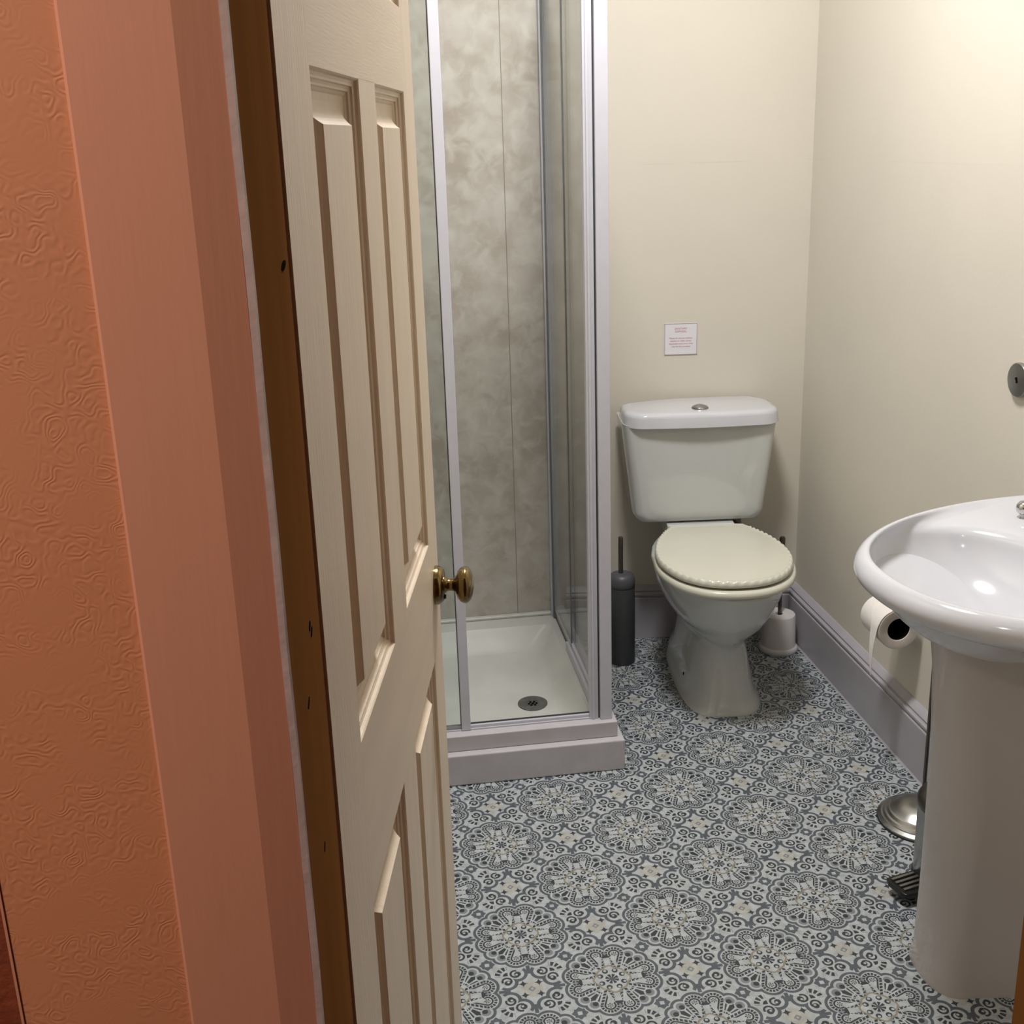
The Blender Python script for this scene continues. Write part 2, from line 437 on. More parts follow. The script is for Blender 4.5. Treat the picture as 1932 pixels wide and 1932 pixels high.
# door wall with the opening; hall face is papered separately
JL, JR = -0.4195, 0.203
YC = -1.487                                   # hall face of plaster
bm = bmesh.new()
box(bm, -.5595, JL-.004, YO, YI, 0, H)
box(bm, JR+.004, 1.3, YO, YI, 0, H)
box(bm, JL-.004, JR+.004, YO, YI, 2.03, H)
struct(obj('wall_front', bm, M['wall']))
# papered hall face left of the door: from casing to the outer corner
bm = bmesh.new()
box(bm, -.5595, -.480, YO-.005, YO, 0, H)
box(bm, JR+.07, 1.3, YO-.005, YO, 0, H)
box(bm, -.480, JR+.07, YO-.005, YO, 2.10, H)
struct(obj('wall_hall', bm, M['swirl']))
# pale arris bead along the outer corner and the darker wall behind it
struct(obj('trim_1', B(-.5607, -.5595, YO-.0058, YO+.004, 0, H), M['salmon']))
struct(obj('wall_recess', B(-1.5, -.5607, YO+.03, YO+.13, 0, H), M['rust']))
struct(obj('wall_hall_left', B(-1.55, -1.5, -3.6, YO+.13, 0, H), M['hall']))
struct(obj('wall_hall_right', B(1.3, 1.35, -3.6, YO, 0, H), M['hall']))
struct(obj('wall_hall_back', B(-1.5, 1.3, -3.65, -3.6, 0, H), M['hall']))

# baseboards
PB = [(0, 0), (.028, 0), (.028, .132), (.0265, .1345), (.022, .135), (.022, .138), (.026, .140), (.026, .147), (.0215, .149), (.017, .1495), (.017, .152), (.019, .155), (.012, .161), (.004, .167), (0, .168)]
bm = bmesh.new(); profile_run(bm, PB, (XR, YI), (XR, yback(XR)-.0), (-1, 0))
struct(obj('baseboard_right', bm, M['skirt'], bevel=.0008, seg=1))
bm = bmesh.new(); profile_run(bm, PB, (0.19, yback(.19)), (XR-.002, yback(XR-.002)), (-sin(radians(8)), -cos(radians(8))))
struct(obj('baseboard_back', bm, M['skirt'], bevel=.0008, seg=1))
# pale sealant bead where vinyl meets the boards
bm = bmesh.new(); profile_run(bm, [(0, 0), (.0315, 0), (.028, .004), (0, .004)], (XR, YI), (XR, yback(XR)), (-1, 0))
struct(obj('trim_2', bm, M['skirt']))

# shower wall board behind the tray
struct(obj('trim_3', B(XL+.001, 0.163, 1.168, 1.180, 0.088, 2.3), M['board']))
struct(obj('trim_4', B(XL, XL+.01, 0.46, 1.168, 0.088, 2.3), M['board']))

# ------------------------------------------------------------------ door frame (casing, jambs)
fr = struct(bpy.data.objects.new('trim_5', None)); COL.objects.link(fr)
obj('left_jamb', B(JL-.004, JL, YO-.001, YI+.003, 0, 2.03), M['brown'], fr)
bm = bmesh.new(); box(bm, JR, JR+.03, YO-.001, -1.18, 0, 2.03); obj('right_jamb', bm, M['brown'], fr)
obj('head_jamb', B(JL, JR, YO-.001, YI, 2.0, 2.03), M['brown'], fr)
# left architrave: flat face then a bevel that turns into the opening
def casing(sign, xe):
    pr = [(xe, YO-.002), (xe, YO-.0038), (xe-sign*.0003, YO-.0042), (xe-sign*.0175, YO-.0085), (xe-sign*.0585, YO-.0085), (xe-sign*.0598, YO-.0075), (xe-sign*.0598, YO-.002)]
    bm = bmesh.new(); loft(bm, [[(x, y, 0) for x, y in pr], [(x, y, 2.06) for x, y in pr]]); bmesh.ops.recalc_face_normals(bm, faces=bm.faces)
    return bm
obj('architrave', casing(1, JL-.003), M['salmon'], fr)
obj('architrave', casing(-1, JR+.003), M['salmon'], fr)
obj('architrave', B(JL-.06, JR+.06, YO-.0085, YO-.001, 2.03, 2.10), M['salmon'], fr)
# painted arris bead; bathroom light catching it is put into the grey-pink colour
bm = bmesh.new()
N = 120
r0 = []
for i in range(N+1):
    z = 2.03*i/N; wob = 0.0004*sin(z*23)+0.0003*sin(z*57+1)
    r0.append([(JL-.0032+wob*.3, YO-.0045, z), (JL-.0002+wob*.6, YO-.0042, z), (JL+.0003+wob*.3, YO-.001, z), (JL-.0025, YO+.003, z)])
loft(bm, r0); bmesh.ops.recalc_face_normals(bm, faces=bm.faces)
obj('lit_edge', bm, M['edge'], fr)
# marks on the brown jamb: a dark nick and small dents
def disc_x(x, y, z, ry, rz, n=12):
    bm = bmesh.new(); f = [bm.verts.new((x, y+ry*cos(2*pi*i/n), z+rz*sin(2*pi*i/n))) for i in range(n)]; bm.faces.new(f)
    g = bmesh.ops.extrude_face_region(bm, geom=bm.faces[:])
    for v in g['geom']:
        if isinstance(v, bmesh.types.BMVert): v.co.x -= .0006
    bmesh.ops.recalc_face_normals(bm, faces=bm.faces); return bm
for y, z, ry, rz in ((-1.343, 1.431, .020, .0024), (-1.390, 1.226, .006, .0022), (-1.378, 1.217, .007, .0018), (-1.45, 1.207, .007, .0012), (-1.428, 1.102, .005, .0010)):
    obj('dent', disc_x(JL+.0005, y, z, ry, rz), M['dark'], fr)

# ------------------------------------------------------------------ door
TH = radians(10.5067)
DW, DH, DT = 0.632, 1.985, 0.036
door = empty('door_1', (-0.4173, -1.2848, 0.008), pi/2-TH); struct(door)     # local x along the width, local y: + = away from camera-side face
# local frame: x -> (sin TH, cos TH); face towards the viewer is at local y = 0, normal -y ; body extends to +y
SX = [(0.0, .093), (.281, .364), (.554, DW)]                                # stiles
PX = [(.093, .281), (.364, .554)]
PZ = [(.20, .876), (1.028, 1.541), (1.624, 1.87)]
bm = bmesh.new()
for a, b in ((0, .093), (.554, DW)): box(bm, a, b, 0, DT, 0, DH)
obj('stile', bm, M['door'], door)
bm = bmesh.new()
for z0, z1 in zip([p[0] for p in PZ], [p[1] for p in PZ]): box(bm, .281, .364, 0, DT, z0-.0005, z1+.0005)
obj('muntin', bm, M['door'], door)
for a, b in ((0, PZ[0][0]), (PZ[0][1], PZ[1][0]), (PZ[1][1], PZ[2][0]), (PZ[2][1], DH)):
    obj('rail', B(.093, .554, 0, DT, a, b), M['rail'], door)
PROF = [(0, 0), (.0012, .0012), (.0022, .0038), (.0045, .0048), (.0062, .0048), (.0070, .0066), (.0088, .0076), (.0104, .0076), (.0112, .0094), (.0128, .0104), (.0142, .0116), (.020, .0122),
        (.0235, .0119), (.0265, .0111), (.0295, .0097), (.0325, .0075), (.035, .0048), (.037, .0022), (.0378, .0010)]
def panel_bm(x0, x1, z0, z1):
    bm = bmesh.new()
    for sgn, yb in ((1, 0.0), (-1, DT)):
        rings = []
        for i, d in PROF:
            y = yb+sgn*d
            rings.append([(x0+i, y, z0+i), (x1-i, y, z0+i), (x1-i, y, z1-i), (x0+i, y, z1-i)])
        loft(bm, rings, cap0=False, cap1=True)
    bmesh.ops.recalc_face_normals(bm, faces=bm.faces)
    return bm
for z0, z1 in PZ:
    for x0, x1 in PX:
        obj('panel', panel_bm(x0, x1, z0, z1), M['door'], door)
# knob on the viewer's face (normal -y local)
kz = 0.968-.008; kx = .597
rose = bmesh.new(); lathe(rose, [(.0, 0), (.0245, 0), (.0245, -.004), (.022, -.0085), (.0195, -.0105), (.0120, -.011), (0, -.011)], 40, (kx, 0, kz), 'Y', False, False)
bmesh.ops.recalc_face_normals(rose, faces=rose.faces)
kn = obj('door_knob', rose, M['brass'], door, smooth=True, auto=40)
sh = bmesh.new(); lathe(sh, [(0, -.009), (.0125, -.010), (.0105, -.0125), (.0078, -.0155), (.0074, -.0205), (.009, -.0240), (.0125, -.0265), (.0175, -.0285), (.0212, -.0318), (.0228, -.0355), (.0231, -.0378), (.0222, -.0408), (.0190, -.0438), (.0130, -.0462), (.006, -.0474), (0, -.0477)], 40, (kx, 0, kz), 'Y', False, False)
bmesh.ops.recalc_face_normals(sh, faces=sh.faces)
obj('knob_grip', sh, M['brass'], kn, smooth=True)
obj('rose_screw', LA([(0, -.0125), (.003, -.0125), (.003, -.009), (0, -.009)], 12, (kx+.002, 0, kz-.0165), 'Y', False, False), M['black'], kn)
k2 = bmesh.new(); lathe(k2, [(.0, DT), (.0245, DT), (.0245, DT+.004), (.019, DT+.010), (.008, DT+.016), (.0075, DT+.03), (.017, DT+.038), (.0225, DT+.048), (.0125, DT+.058), (0, DT+.0606)], 32, (kx, 0, kz), 'Y', False, False)
bmesh.ops.recalc_face_normals(k2, faces=k2.faces); obj('door_knob', k2, M['brass'], door, smooth=True)
for z in (.25, 1.7):
    obj('hinge', LA([(.0, 0), (.006, 0), (.006, .08), (0, .08)], 12, (-.004, .006, z), 'Z', False, False), M['brass'], door)

# ------------------------------------------------------------------ shower plinth, tray, enclosure
pl = empty('shower_plinth', (-.2, .7, 0)); tag(pl, 'painted two-step boxed plinth under the shower tray', 'plinth')
def PO(o, par): o.matrix_parent_inverse = par.matrix_basis.inverted(); return o
def hollow(bm, x0, x1, y0, y1, xi, yi, z0, z1):
    # L-shaped kerb: front run plus right run
    pts = [(x0, y0), (x1, y0), (x1, y1), (xi, y1), (xi, yi), (x0, yi)]
    loft(bm, [[(x, y, z0) for x, y in pts], [(x, y, z1) for x, y in pts]]); bmesh.ops.recalc_face_normals(bm, faces=bm.faces)
bm = bmesh.new(); hollow(bm, XL, .1915, .405, 1.165, .13, .48, 0, .082); PO(obj('lower_step', bm, M['plinth'], pl, bevel=.004, seg=3), pl)
bm = bmesh.new(); hollow(bm, XL, .1775, .424, 1.165, .148, .468, .082, .1235); PO(obj('upper_step', bm, M['plinth'], pl, bevel=.003, seg=3), pl)

tray = empty('shower_tray', (-.2, .8, 0)); tag(tray, 'white acrylic shower tray with a round drain behind the glass', 'shower tray')
# tray surface: nested rounded rectangles
def rrect(x0, x1, y0, y1, r, z, n=8):
    out = []
    for cx, cyy, a0 in ((x1-r, y1-r, 0), (x0+r, y1-r, pi/2), (x0+r, y0+r, pi), (x1-r, y0+r, 1.5*pi)):
        for k in range(n+1):
            a = a0+pi/2*k/n; out.append((cx+r*cos(a), cyy+r*sin(a), z))
    return out
X0, X1, Y0, Y1 = XL+.011, .147, .469, 1.166
R = [rrect(X0, X1, Y0, Y1, .003, .05), rrect(X0, X1, Y0, Y1, .003, .096), rrect(X0+.004, X1-.004, Y0+.004, Y1-.004, .004, .0985), rrect(X0+.030, X1-.022, Y0+.014, Y1-.078, .02, .0985), rrect(X0+.033, X1-.025, Y0+.017, Y1-.083, .025, .0965),
     rrect(X0+.040, X1-.034, Y0+.024, Y1-.097, .035, .089), rrect(X0+.062, X1-.062, Y0+.033, Y1-.150, .045, .0685), rrect(X0+.075, X1-.078, Y0+.040, Y1-.172, .05, .0615), rrect(X0+.080, X1-.084, Y0+.043, Y1-.178, .05, .0603), rrect(X0+.25, X1-.13, Y0+.15, Y1-.28, .05, .0572)]
bm = bmesh.new(); loft(bm, R, cap0=True, cap1=True); bmesh.ops.recalc_face_normals(bm, faces=bm.faces)
PO(obj('tray_basin', bm, M['tray'], tray, smooth=True, auto=16), tray)
bm = LA([(0, 0), (.0395, 0), (.0395, .0022), (.036, .0034), (.018, .0018), (.0165, -.0005), (.0162, -.0005), (0, -.0005)], 48, (.004, .676, .0580), 'Z', False, False)
dr = PO(obj('drain', bm, M['drain'], tray, smooth=True, auto=30), tray)
bm = bmesh.new()
for k in range(6):
    a = k*pi/3; lathe(bm, [(0, .0018), (.0035, .0018), (.0035, .0), (0, .0)], 10, (.004+.010*cos(a), .676+.010*sin(a), .0578), 'Z', False, False)
lathe(bm, [(0, .0018), (.004, .0018), (.004, 0), (0, 0)], 10, (.004, .676, .0578), 'Z', False, False)
obj('drain_hole', bm, M['dark'], dr)
bm = bmesh.new(); box(bm, XL+.012, .138, 1.150, 1.168, .0985, .108); box(bm, XL+.012, XL+.022, .50, 1.15, .0985, .105)
PO(obj('sealant_bead', bm, M['caulk'], tray, bevel=.004, seg=3), tray)

enc = empty('shower_enclosure', (0, .45, .1235)); tag(enc, 'white-framed glass shower enclosure with sliding front door standing on the plinth', 'shower enclosure')
ZT = 1.92; ZB = .1236
def E(name, bmx, m, **k): return PO(obj(name, bmx, m, enc, **k), enc)
# front: corner post, dark gap, inner jamb profile
E('corner_post', B(.1375, .1665, .4385, .4655, ZB, ZT), M['frame'], bevel=.0015)
E('gap_seal', B(.1338, .1375, .450, .462, ZB, ZT), M['seal'])
bm = bmesh.new(); box(bm, .1130, .1338, .446, .464, ZB, ZT); box(bm, .1185, .1245, .4425, .447, ZB, ZT)
E('front_jamb', bm, M['frame'], bevel=.0012)
bm = bmesh.new(); box(bm, XL+.01, .1130, .452, .464, ZB, ZB+.011); box(bm, XL+.01, .113, .4485, .452, ZB, ZB+.004)
E('bottom_track', bm, M['frame'], bevel=.001)
E('track_seal', B(-.185, .1130, .4585, .461, ZB+.011, ZB+.0145), M['seal'])
E('top_track', B(XL+.01, .1130, .440, .466, ZT-.035, ZT), M['frame'], bevel=.002)
# sliding door leaf slid left: stile + glass
lf = E('sliding_door', B(-.2035, -.1815, .4465, .4565, ZB+.001, ZT-.035), M['frame'], bevel=.0012)
obj('glass_pane', B(-.600, -.2035, .450, .453, ZB+.006, ZT-.035), M['glass'], lf)
E('fixed_pane', B(-.600, -.2052, .4585, .4615, ZB+.008, ZT-.035), M['glass'])
E('pane_edge_seal', B(-.2052, -.2035, .4568, .462, ZB+.008, ZT-.035), M['gseal'])
E('lower_pane_seal', B(-.60, -.21, .4565, .4585, ZB+.004, ZB+.010), M['seal'])
# side screen back to the wall
xs = .1515
E('wall_channel', B(xs-.011, xs+.011, 1.128, 1.167, .0987, ZT), M['frame'], bevel=.002)
E('channel_lip', B(xs-.016, xs-.011, 1.140, 1.150, .0987, ZT), M['frame'], bevel=.001)
E('channel_seal', B(xs-.0125, xs-.0085, 1.1235, 1.128, .10, ZT), M['gseal'])
bm = bmesh.new(); box(bm, xs-.008, xs+.010, .466, 1.128, ZB-.001, ZB+.014); box(bm, xs-.016, xs-.008, .466, .90, ZB-.024, ZB+.001)
E('side_rail', bm, M['frame'], bevel=.001)
E('side_top_rail', B(xs-.012, xs+.012, .466, 1.128, ZT-.03, ZT), M['frame'], bevel=.002)
E('side_pane', B(xs-.001, xs+.002, .466, .92, ZB+.014, ZT-.03), M['glass'])
E('side_pane', B(xs-.008, xs-.005, .86, 1.125, ZB+.014, ZT-.03), M['glass'])
E('side_pane_seal', B(xs-.0085, xs-.0045, .856, .861, ZB+.002, ZT-.03), M['gseal'])
E('inner_jamb', B(xs-.026, xs-.009, .472, .490, ZB, ZT-.03), M['frame'], bevel=.001)
E('inner_jamb_bead', B(xs-.020, xs-.010, .510, .520, ZB, ZT-.03), M['frame'], bevel=.001)

# ------------------------------------------------------------------ toilet
WA = radians(-6.0)
toilet = empty('toilet', (0.540, 0.935, 0), WA); tag(toilet, 'white close-coupled toilet with cream seat lid against the back wall', 'toilet')
def smooth_outline(pts, n=96):
    """closed Catmull-Rom through right-half points mirrored in x; pts from front (x=0) round to back (x=0)"""
    P = [Vector((x, y)) for x, y in pts] + [Vector((-x, y)) for x, y in reversed(pts[1:-1])]
    out = []; m = len(P); per = max(2, n//m)
    for i in range(m):
        p0, p1, p2, p3 = P[i-1], P[i], P[(i+1) % m], P[(i+2) % m]
        for k in range(per):
            t = k/per
            out.append(0.5*((2*p1)+(p2-p0)*t+(2*p0-5*p1+4*p2-p3)*t*t+(-p0+3*p1-3*p2+p3)*t**3))
    return out
def sec(hw, yf, ybk, z, sq=2.3, n=72, hb=None, cx=0):
    """egg section: half width hw, front yf, back ybk"""
    out = []; cyy = ybk-(ybk-yf)*0.42
    for i in range(n):
        a = 2*pi*i/n-pi/2
        c, s = cos(a), sin(a)
        e = 2/sq if s < 0 else 2/(sq+1.6)
        x = hw*math.copysign(abs(c)**e, c)
        y = cyy+(ybk-cyy if s > 0 else cyy-yf)*math.copysign(abs(s)**e, s)
        if hb is not None and s > 0: x *= 1-(1-hb/hw)*(abs(s)**0.9)
        out.append((x+cx, y, z))
    return out
# bowl and foot in one ceramic body
bm = bmesh.new()
S = [(.112, -.326, .150, 0, 3.6), (.112, -.326, .150, .004, 3.6), (.106, -.318, .150, .012, 3.4), (.100, -.308, .148, .035, 3.0), (.092, -.296, .145, .08, 2.8), (.086, -.286, .140, .12, 2.7), (.080, -.280, .140, .160, 2.5), (.079, -.285, .140, .185, 2.3),
     (.088, -.305, .140, .200, 2.1), (.110, -.340, .140, .222, 2.0), (.134, -.376, .140, .252, 2.0), (.154, -.405, .140, .290, 2.0), (.168, -.426, .14, .33, 2.05), (.1745, -.436, .14, .36, 2.1), (.178, -.446, .14, .378, 2.1), (.178, -.447, .14, .385, 2.1), (.174, -.443, .138, .390, 2.1)]
rings = [sec(h, yf, yb, z, sq, hb=(.098 if z < .05 else .066 if z < .3 else .080)) for h, yf, yb, z, sq in S]
loft(bm, rings); bmesh.ops.recalc_face_normals(bm, faces=bm.faces)
bowl = obj('bowl', bm, M['ceramic'], toilet, smooth=True, auto=60); bowl.location.x = .018
# ledge under the cistern
obj('cistern_shelf', B(-.097, .095, .004, .170, .388, .432), M['ceramic'], toilet, bevel=.004, seg=3)
obj('bolt_hole', LA([(0, 0), (.0045, 0), (.0045, .002), (0, .002)], 14, (-.0955, -.16, .05), 'X', False, False), M['dark'], bowl)
# seat ring and lid
SEAT = [(0, -.446), (.078, -.430), (.138, -.376), (.172, -.290), (.176, -.205), (.160, -.120), (.135, -.058), (.112, -.016), (.094, -.001), (0, -.001)]
base = smooth_outline(SEAT, 216)
cc = Vector((0, -.235))
def offs(o, k, dz, cxy=cc, extra=0): return [(cxy.x+(p.x-cxy.x)*k, cxy.y+(p.y-cxy.y)*k, dz) for p in o]
bm = bmesh.new(); loft(bm, [offs(base, s, z) for s, z in ((.94, .391), (1.00, .391), (1.022, .394), (1.028, .400), (1.022, .407), (1.0, .4105), (.96, .4115), (.70, .4105), (.62, .404), (.62, .395), (.7, .391))], cap0=False, cap1=False, loop=True)
bmesh.ops.recalc_face_normals(bm, faces=bm.faces)
sr = obj('seat_ring', bm, M['seat'], toilet, smooth=True); sr.location = (.013, -.004, -.001)
bm = bmesh.new(); rr = []
NB = len(base)
def lidring(k, z, amp=0.0):
    o = []
    for i, p in enumerate(base):
        q = cc+(p-cc)*k
        zz = z
        if amp and p.y < -.03:
            zz += amp*2.2*sin(i*2*pi*60/NB+k*55)
        o.append((q.x, q.y, zz))
    return o
for k, z, a in ((.93, .4155, 0), (.972, .4155, 0), (.988, .4175, 0), (.997, .4215, .0004), (.996, .4262, .0008), (.988, .4305, .0010), (.976, .4335, .0012), (.962, .4345, .0010), (.948, .4338, .0005), (.935, .4332, 0), (.90, .434, 0), (.5, .435, 0)): rr.append(lidring(k, z, a))
loft(bm, rr); bmesh.ops.recalc_face_normals(bm, faces=bm.faces)
sl = obj('seat_lid', bm, M['seat'], toilet, smooth=True, auto=70); sl.location.x = .011
for x in (-.045, .050):
    obj('hinge', LA([(0, -.018), (.008, -.018), (.009, 0), (.008, .018), (0, .018)], 16, (x, .004, .415), 'X', False, False), M['seat'], toilet, smooth=True)
# cistern body (tapered, rounded bottom corners) : loft of vertical sections front to back
def cis_sec(w0, w1, z0, z1, r, y, cx=-.003, n=8):
    w0 += .011; w1 += .011
    # trapezoid with rounded bottom corners, w0 half width bottom, w1 half width top
    out = []
    out.append((cx+w1, y, z1))
    for k in range(n+1):
        a = -pi/2*k/n
        out.append((cx+w0-r+r*cos(a), y, z0+r+r*sin(a)))
    for k in range(n+1):
        a = -pi/2-pi/2*k/n
        out.append((cx-w0+r+r*cos(a), y, z0+r+r*sin(a)))
    out.append((cx-w1, y, z1))
    return out
bm = bmesh.new()
C = [(.120, .168, .470, .030, .014), (.150, .186, .450, .032, .0155), (.164, .196, .440, .034, .020), (.172, .2025, .4345, .034, .032), (.176, .206, .4325, .034, .055), (.176, .206, .4325, .034, .185), (.170, .202, .436, .03, .190)]
loft(bm, [cis_sec(w0, w1, z0, .724, r, y) for w0, w1, z0, r, y in C]); bmesh.ops.recalc_face_normals(bm, faces=bm.faces)
o = obj('cistern', bm, M['ceramic'], toilet, smooth=True, auto=60)
# lid: bowed-front slab
def lid_sec(g, z, n=20):
    out = []
    hw = .2185+g; yb = .196+g*.3; cx = .0015
    corner = .060
    out.append((cx+.02, yb, z)); out.append((cx+hw-.045, yb, z)); out.append((cx+hw-.030, yb-.008, z)); out.append((cx+hw, .135, z)); out.append((cx+hw, .10, z))
    for k in range(n+1):
        a = -pi/2*k/n
        out.append((cx+hw-corner+corner*cos(a), .052-g+corner*sin(a)*.95+.002, z))
    for k in range(1, 12):
        t = k/12; x = (hw-corner)*(1-2*t); out.append((cx+x, -.003-g-.008*(1-(x/(hw-corner))**2), z))
    for k in range(n+1):
        a = -pi/2-pi/2*k/n
        out.append((cx-hw+corner+corner*cos(a), .052-g+corner*sin(a)*.95+.002, z))
    out.append((cx-hw, .10, z)); out.append((cx-hw, .138, z)); out.append((cx-hw+.006, .150, z)); out.append((cx-.10, yb-.010, z)); out.append((cx-.04, yb-.001, z))
    return out
bm = bmesh.new(); loft(bm, [lid_sec(g, z) for g, z in ((-.012, .716), (-.002, .7165), (.001, .719), (0, .726), (-.002, .745), (-.004, .752), (-.009, .7565), (-.018, .758), (-.03, .7585))])
bmesh.ops.recalc_face_normals(bm, faces=bm.faces)
lidc = obj('cistern_lid', bm, M['ceramic2'], toilet, smooth=True, auto=50)
obj('flush_button', LA([(0, 0), (.024, 0), (.024, .003), (.0215, .007), (.020, .0065), (.0155, .010), (.008, .0125), (0, .013)], 32, (.0, .056, .7565), 'Z', False, False), M['steel'], lidc, smooth=True, auto=40)
# inlet valve seen under the right of the cistern
bm = bmesh.new(); tube(bm, [(.118, .10, .435), (.118, .10, .405), (.135, .12, .385), (.15, .20, .38)], .007); lathe(bm, [(0, 0), (.013, 0), (.013, .02), (0, .02)], 6, (.118, .10, .412), 'Z', False, False)
obj('inlet_pipe', bm, M['dsteel'], toilet, smooth=True, auto=40)

# ------------------------------------------------------------------ toilet brushes
def brush_grey():
    t = empty('toilet_brush', (.3215, .998, 0)); tag(t, 'dark grey cylindrical toilet brush holder with slim metal handle left of the toilet', 'toilet brush')
    bm = bmesh.new(); lathe(bm, [(.0, 0), (.037, 0), (.0385, .003), (.0385, .236), (.0375, .2385), (0, .2385)], 64, (0, 0, 0), 'Z', False, False)
    # fine vertical ribs
    for v in bm.verts:
        r = hypot(v.co.x, v.co.y)
        if r > .038 and v.co.z < .237:
            pass
    bmesh.ops.recalc_face_normals(bm, faces=bm.faces); obj('holder', bm, M['rubber'], t, smooth=True, auto=40)
    obj('holder_lid', LA([(0, .2388), (.0365, .2388), (.0383, .241), (.0385, .256), (.037, .266), (.032, .2755), (.022, .280), (.008, .281), (0, .281)], 64, (0, 0, 0), 'Z', False, False), M['lidgrey'], t, smooth=True, auto=60)
    obj('handle', LA([(0, .278), (.0068, .278), (.0068, .389), (.0058, .3905), (0, .3905)], 20, (-.003, 0, 0), 'Z', False, False), M['dsteel'], t, smooth=True, auto=40)
brush_grey()
t = empty('toilet_brush', (.799, .985, 0)); tag(t, 'white plastic toilet brush pot with flanged foot right of the toilet', 'toilet brush')
obj('holder', LA([(0, 0), (.056, 0), (.058, .003), (.0575, .012), (.054, .0165), (.0515, .018), (.0505, .021), (.0475, .112), (.046, .115), (.011, .115), (.011, .106), (0, .106)], 56, (0, 0, 0), 'Z', False, False), M['whitep'], t, smooth=True, auto=40)
obj('handle', LA([(0, .105), (.0055, .105), (.0055, .29), (.0080, .292), (.0085, .352), (.007, .357), (0, .357)], 20, (.001, 0, 0), 'Z', False, False), M['dsteel'], t, smooth=True, auto=40)

# ------------------------------------------------------------------ notice on the back wall
wd = Vector((cos(radians(8)), -sin(radians(8)), 0))
sx0 = .486
sg = empty('notice', (sx0, yback(sx0)-.0012, .882), radians(-8)); tag(sg, 'small white card notice with red text on the wall above the cistern', 'notice')
SW, SH = .096, .0925
bm = bmesh.new(); box(bm, 0, SW, -.0008, .0008, 0, SH); obj('card', bm, M['card'], sg)
bm = bmesh.new()
tk = .0012
box(bm, .001, SW-.001, -.0014, -.0008, .001, .001+tk); box(bm, .001, SW-.001, -.0014, -.0008, SH-.001-tk*.7, SH-.001)
box(bm, .001, .001+tk, -.0014, -.0008, .001, SH-.001); box(bm, SW-.001-tk, SW-.001, -.0014, -.0008, .001, SH-.001)
obj('border', bm, M['ink'], sg)
def text(s, size, x, z, m, name):
    c = bpy.data.curves.new('t', 'FONT'); c.body = s; c.size = size; c.align_x = 'CENTER'; c.extrude = .0001; c.resolution_u = 2
    o = bpy.data.objects.new('t', c); COL.objects.link(o)
    dg = bpy.context.evaluated_depsgraph_get(); me = bpy.data.meshes.new_from_object(o.evaluated_get(dg))
    bpy.data.objects.remove(o); me.materials.clear(); me.materials.append(m)
    o = bpy.data.objects.new(name, me); COL.objects.link(o); o.parent = sg; o.location = (x, -.0011, z); o.rotation_euler = (pi/2, 0, 0)
    return o
text('SANITARY', .0078, SW/2, .0745, M['pink'], 'heading_text')
text('DISPOSAL', .0078, SW/2, .0660, M['pink'], 'heading_text')
for i, s in enumerate(('Please do not put sanitary', 'nappies or other similar', 'disposable items into toilet', 'Use the bin provided')):
    text(s, .0064, SW/2, .0475-i*.0082, M['pink'], 'body_text')

# ------------------------------------------------------------------ wash basin and pedestal
BYC = -.387
bs = empty('wash_basin', (.6, BYC, 0)); tag(bs, 'white oval ceramic wash basin on a pedestal against the right wall', 'wash basin')
def bring(a, b, z, x0=XR-.002, n=64, xf=1.0, p=2.06):
    """half-superellipse outline, flat on the wall side: a = reach from wall, b = half width"""
    out = []
    for i in range(n+1):
        t = pi/2+pi*i/n
        c, s = cos(t), sin(t)
        e = 2/(2.0 if s > 0 else 2.4)
        out.append((x0+a*math.copysign(abs(c)**e, c), BYC+b*math.copysign(abs(s)**e, s), z))
    for k in range(1, 48):
        out.append((x0, BYC-b+2*b*k/48, z))
    return out
def iring(xc, a1, a2, b, z, n=80, p=2.0, dyc=0.0):
    out = []
    for i in range(n):
        t = pi/2+(pi*i/64 if i <= 64 else pi+pi*(i-64)/48); c, s = cos(t), sin(t); e = 2/p
        ax = a1 if c < 0 else a2
        out.append((xc+ax*math.copysign(abs(c)**e, c), BYC+dyc+b*math.copysign(abs(s)**e, s), z))
    return out
A, Bh = .480, .322
outer = []
n1 = 64
def O(da, db, z): return bring(A+da, Bh+db, z)
R1 = [(-.36, -.205, .655), (-.33, -.180, .660), (-.25, -.140, .682), (-.16, -.090, .712), (-.085, -.048, .736), (-.038, -.022, .752), (-.012, -.006, .762), (.0, 0, .773), (.003, .002, .784), (.0, -.001, .795), (-.006, -.006, .803), (-.013, -.013, .8085), (-.019, -.017, .8100), (-.026, -.023, .8090)]
ringsO = [bring(max(A+a, .09), Bh+b, z) for a, b, z in R1]
NO = len(ringsO[0])    # 80 verts
RI = []
ringsI = []
# ledge level then bowl; x centre of bowl .655
for q in range(14):
    qa = (0.12+q/13*0.86)*pi/2; kk = cos(qa)**0.82/cos(0.12*pi/2)**0.82; zz = .8265-.160*sin(qa)**0.95
    a1, a2, b, z = .177*kk, .168*kk, .230*kk, min(zz, .804)
    ringsI.append(iring(.612, a1, a2, b, z, n=NO))
# match start angles: outer ring i=0 at t=pi/2 (y+), proceeds through x- ... inner likewise
bm = bmesh.new()
loft(bm, ringsO+ringsI, cap0=True, cap1=True); bmesh.ops.recalc_face_normals(bm, faces=bm.faces)
o = obj('basin_bowl', bm, M['ceramic2'], bs, smooth=True); PO(o, bs)
o.modifiers.new('sub', 'SUBSURF').levels = 1; o.modifiers['sub'].render_levels = 1
bm = LA([(0, 0), (.021, 0), (.021, .0025), (.016, .003), (.0, .001)], 32, (.612, BYC, .6668), 'Z', False, False); PO(obj('waste', bm, M['chrome'], bs, smooth=True), bs)
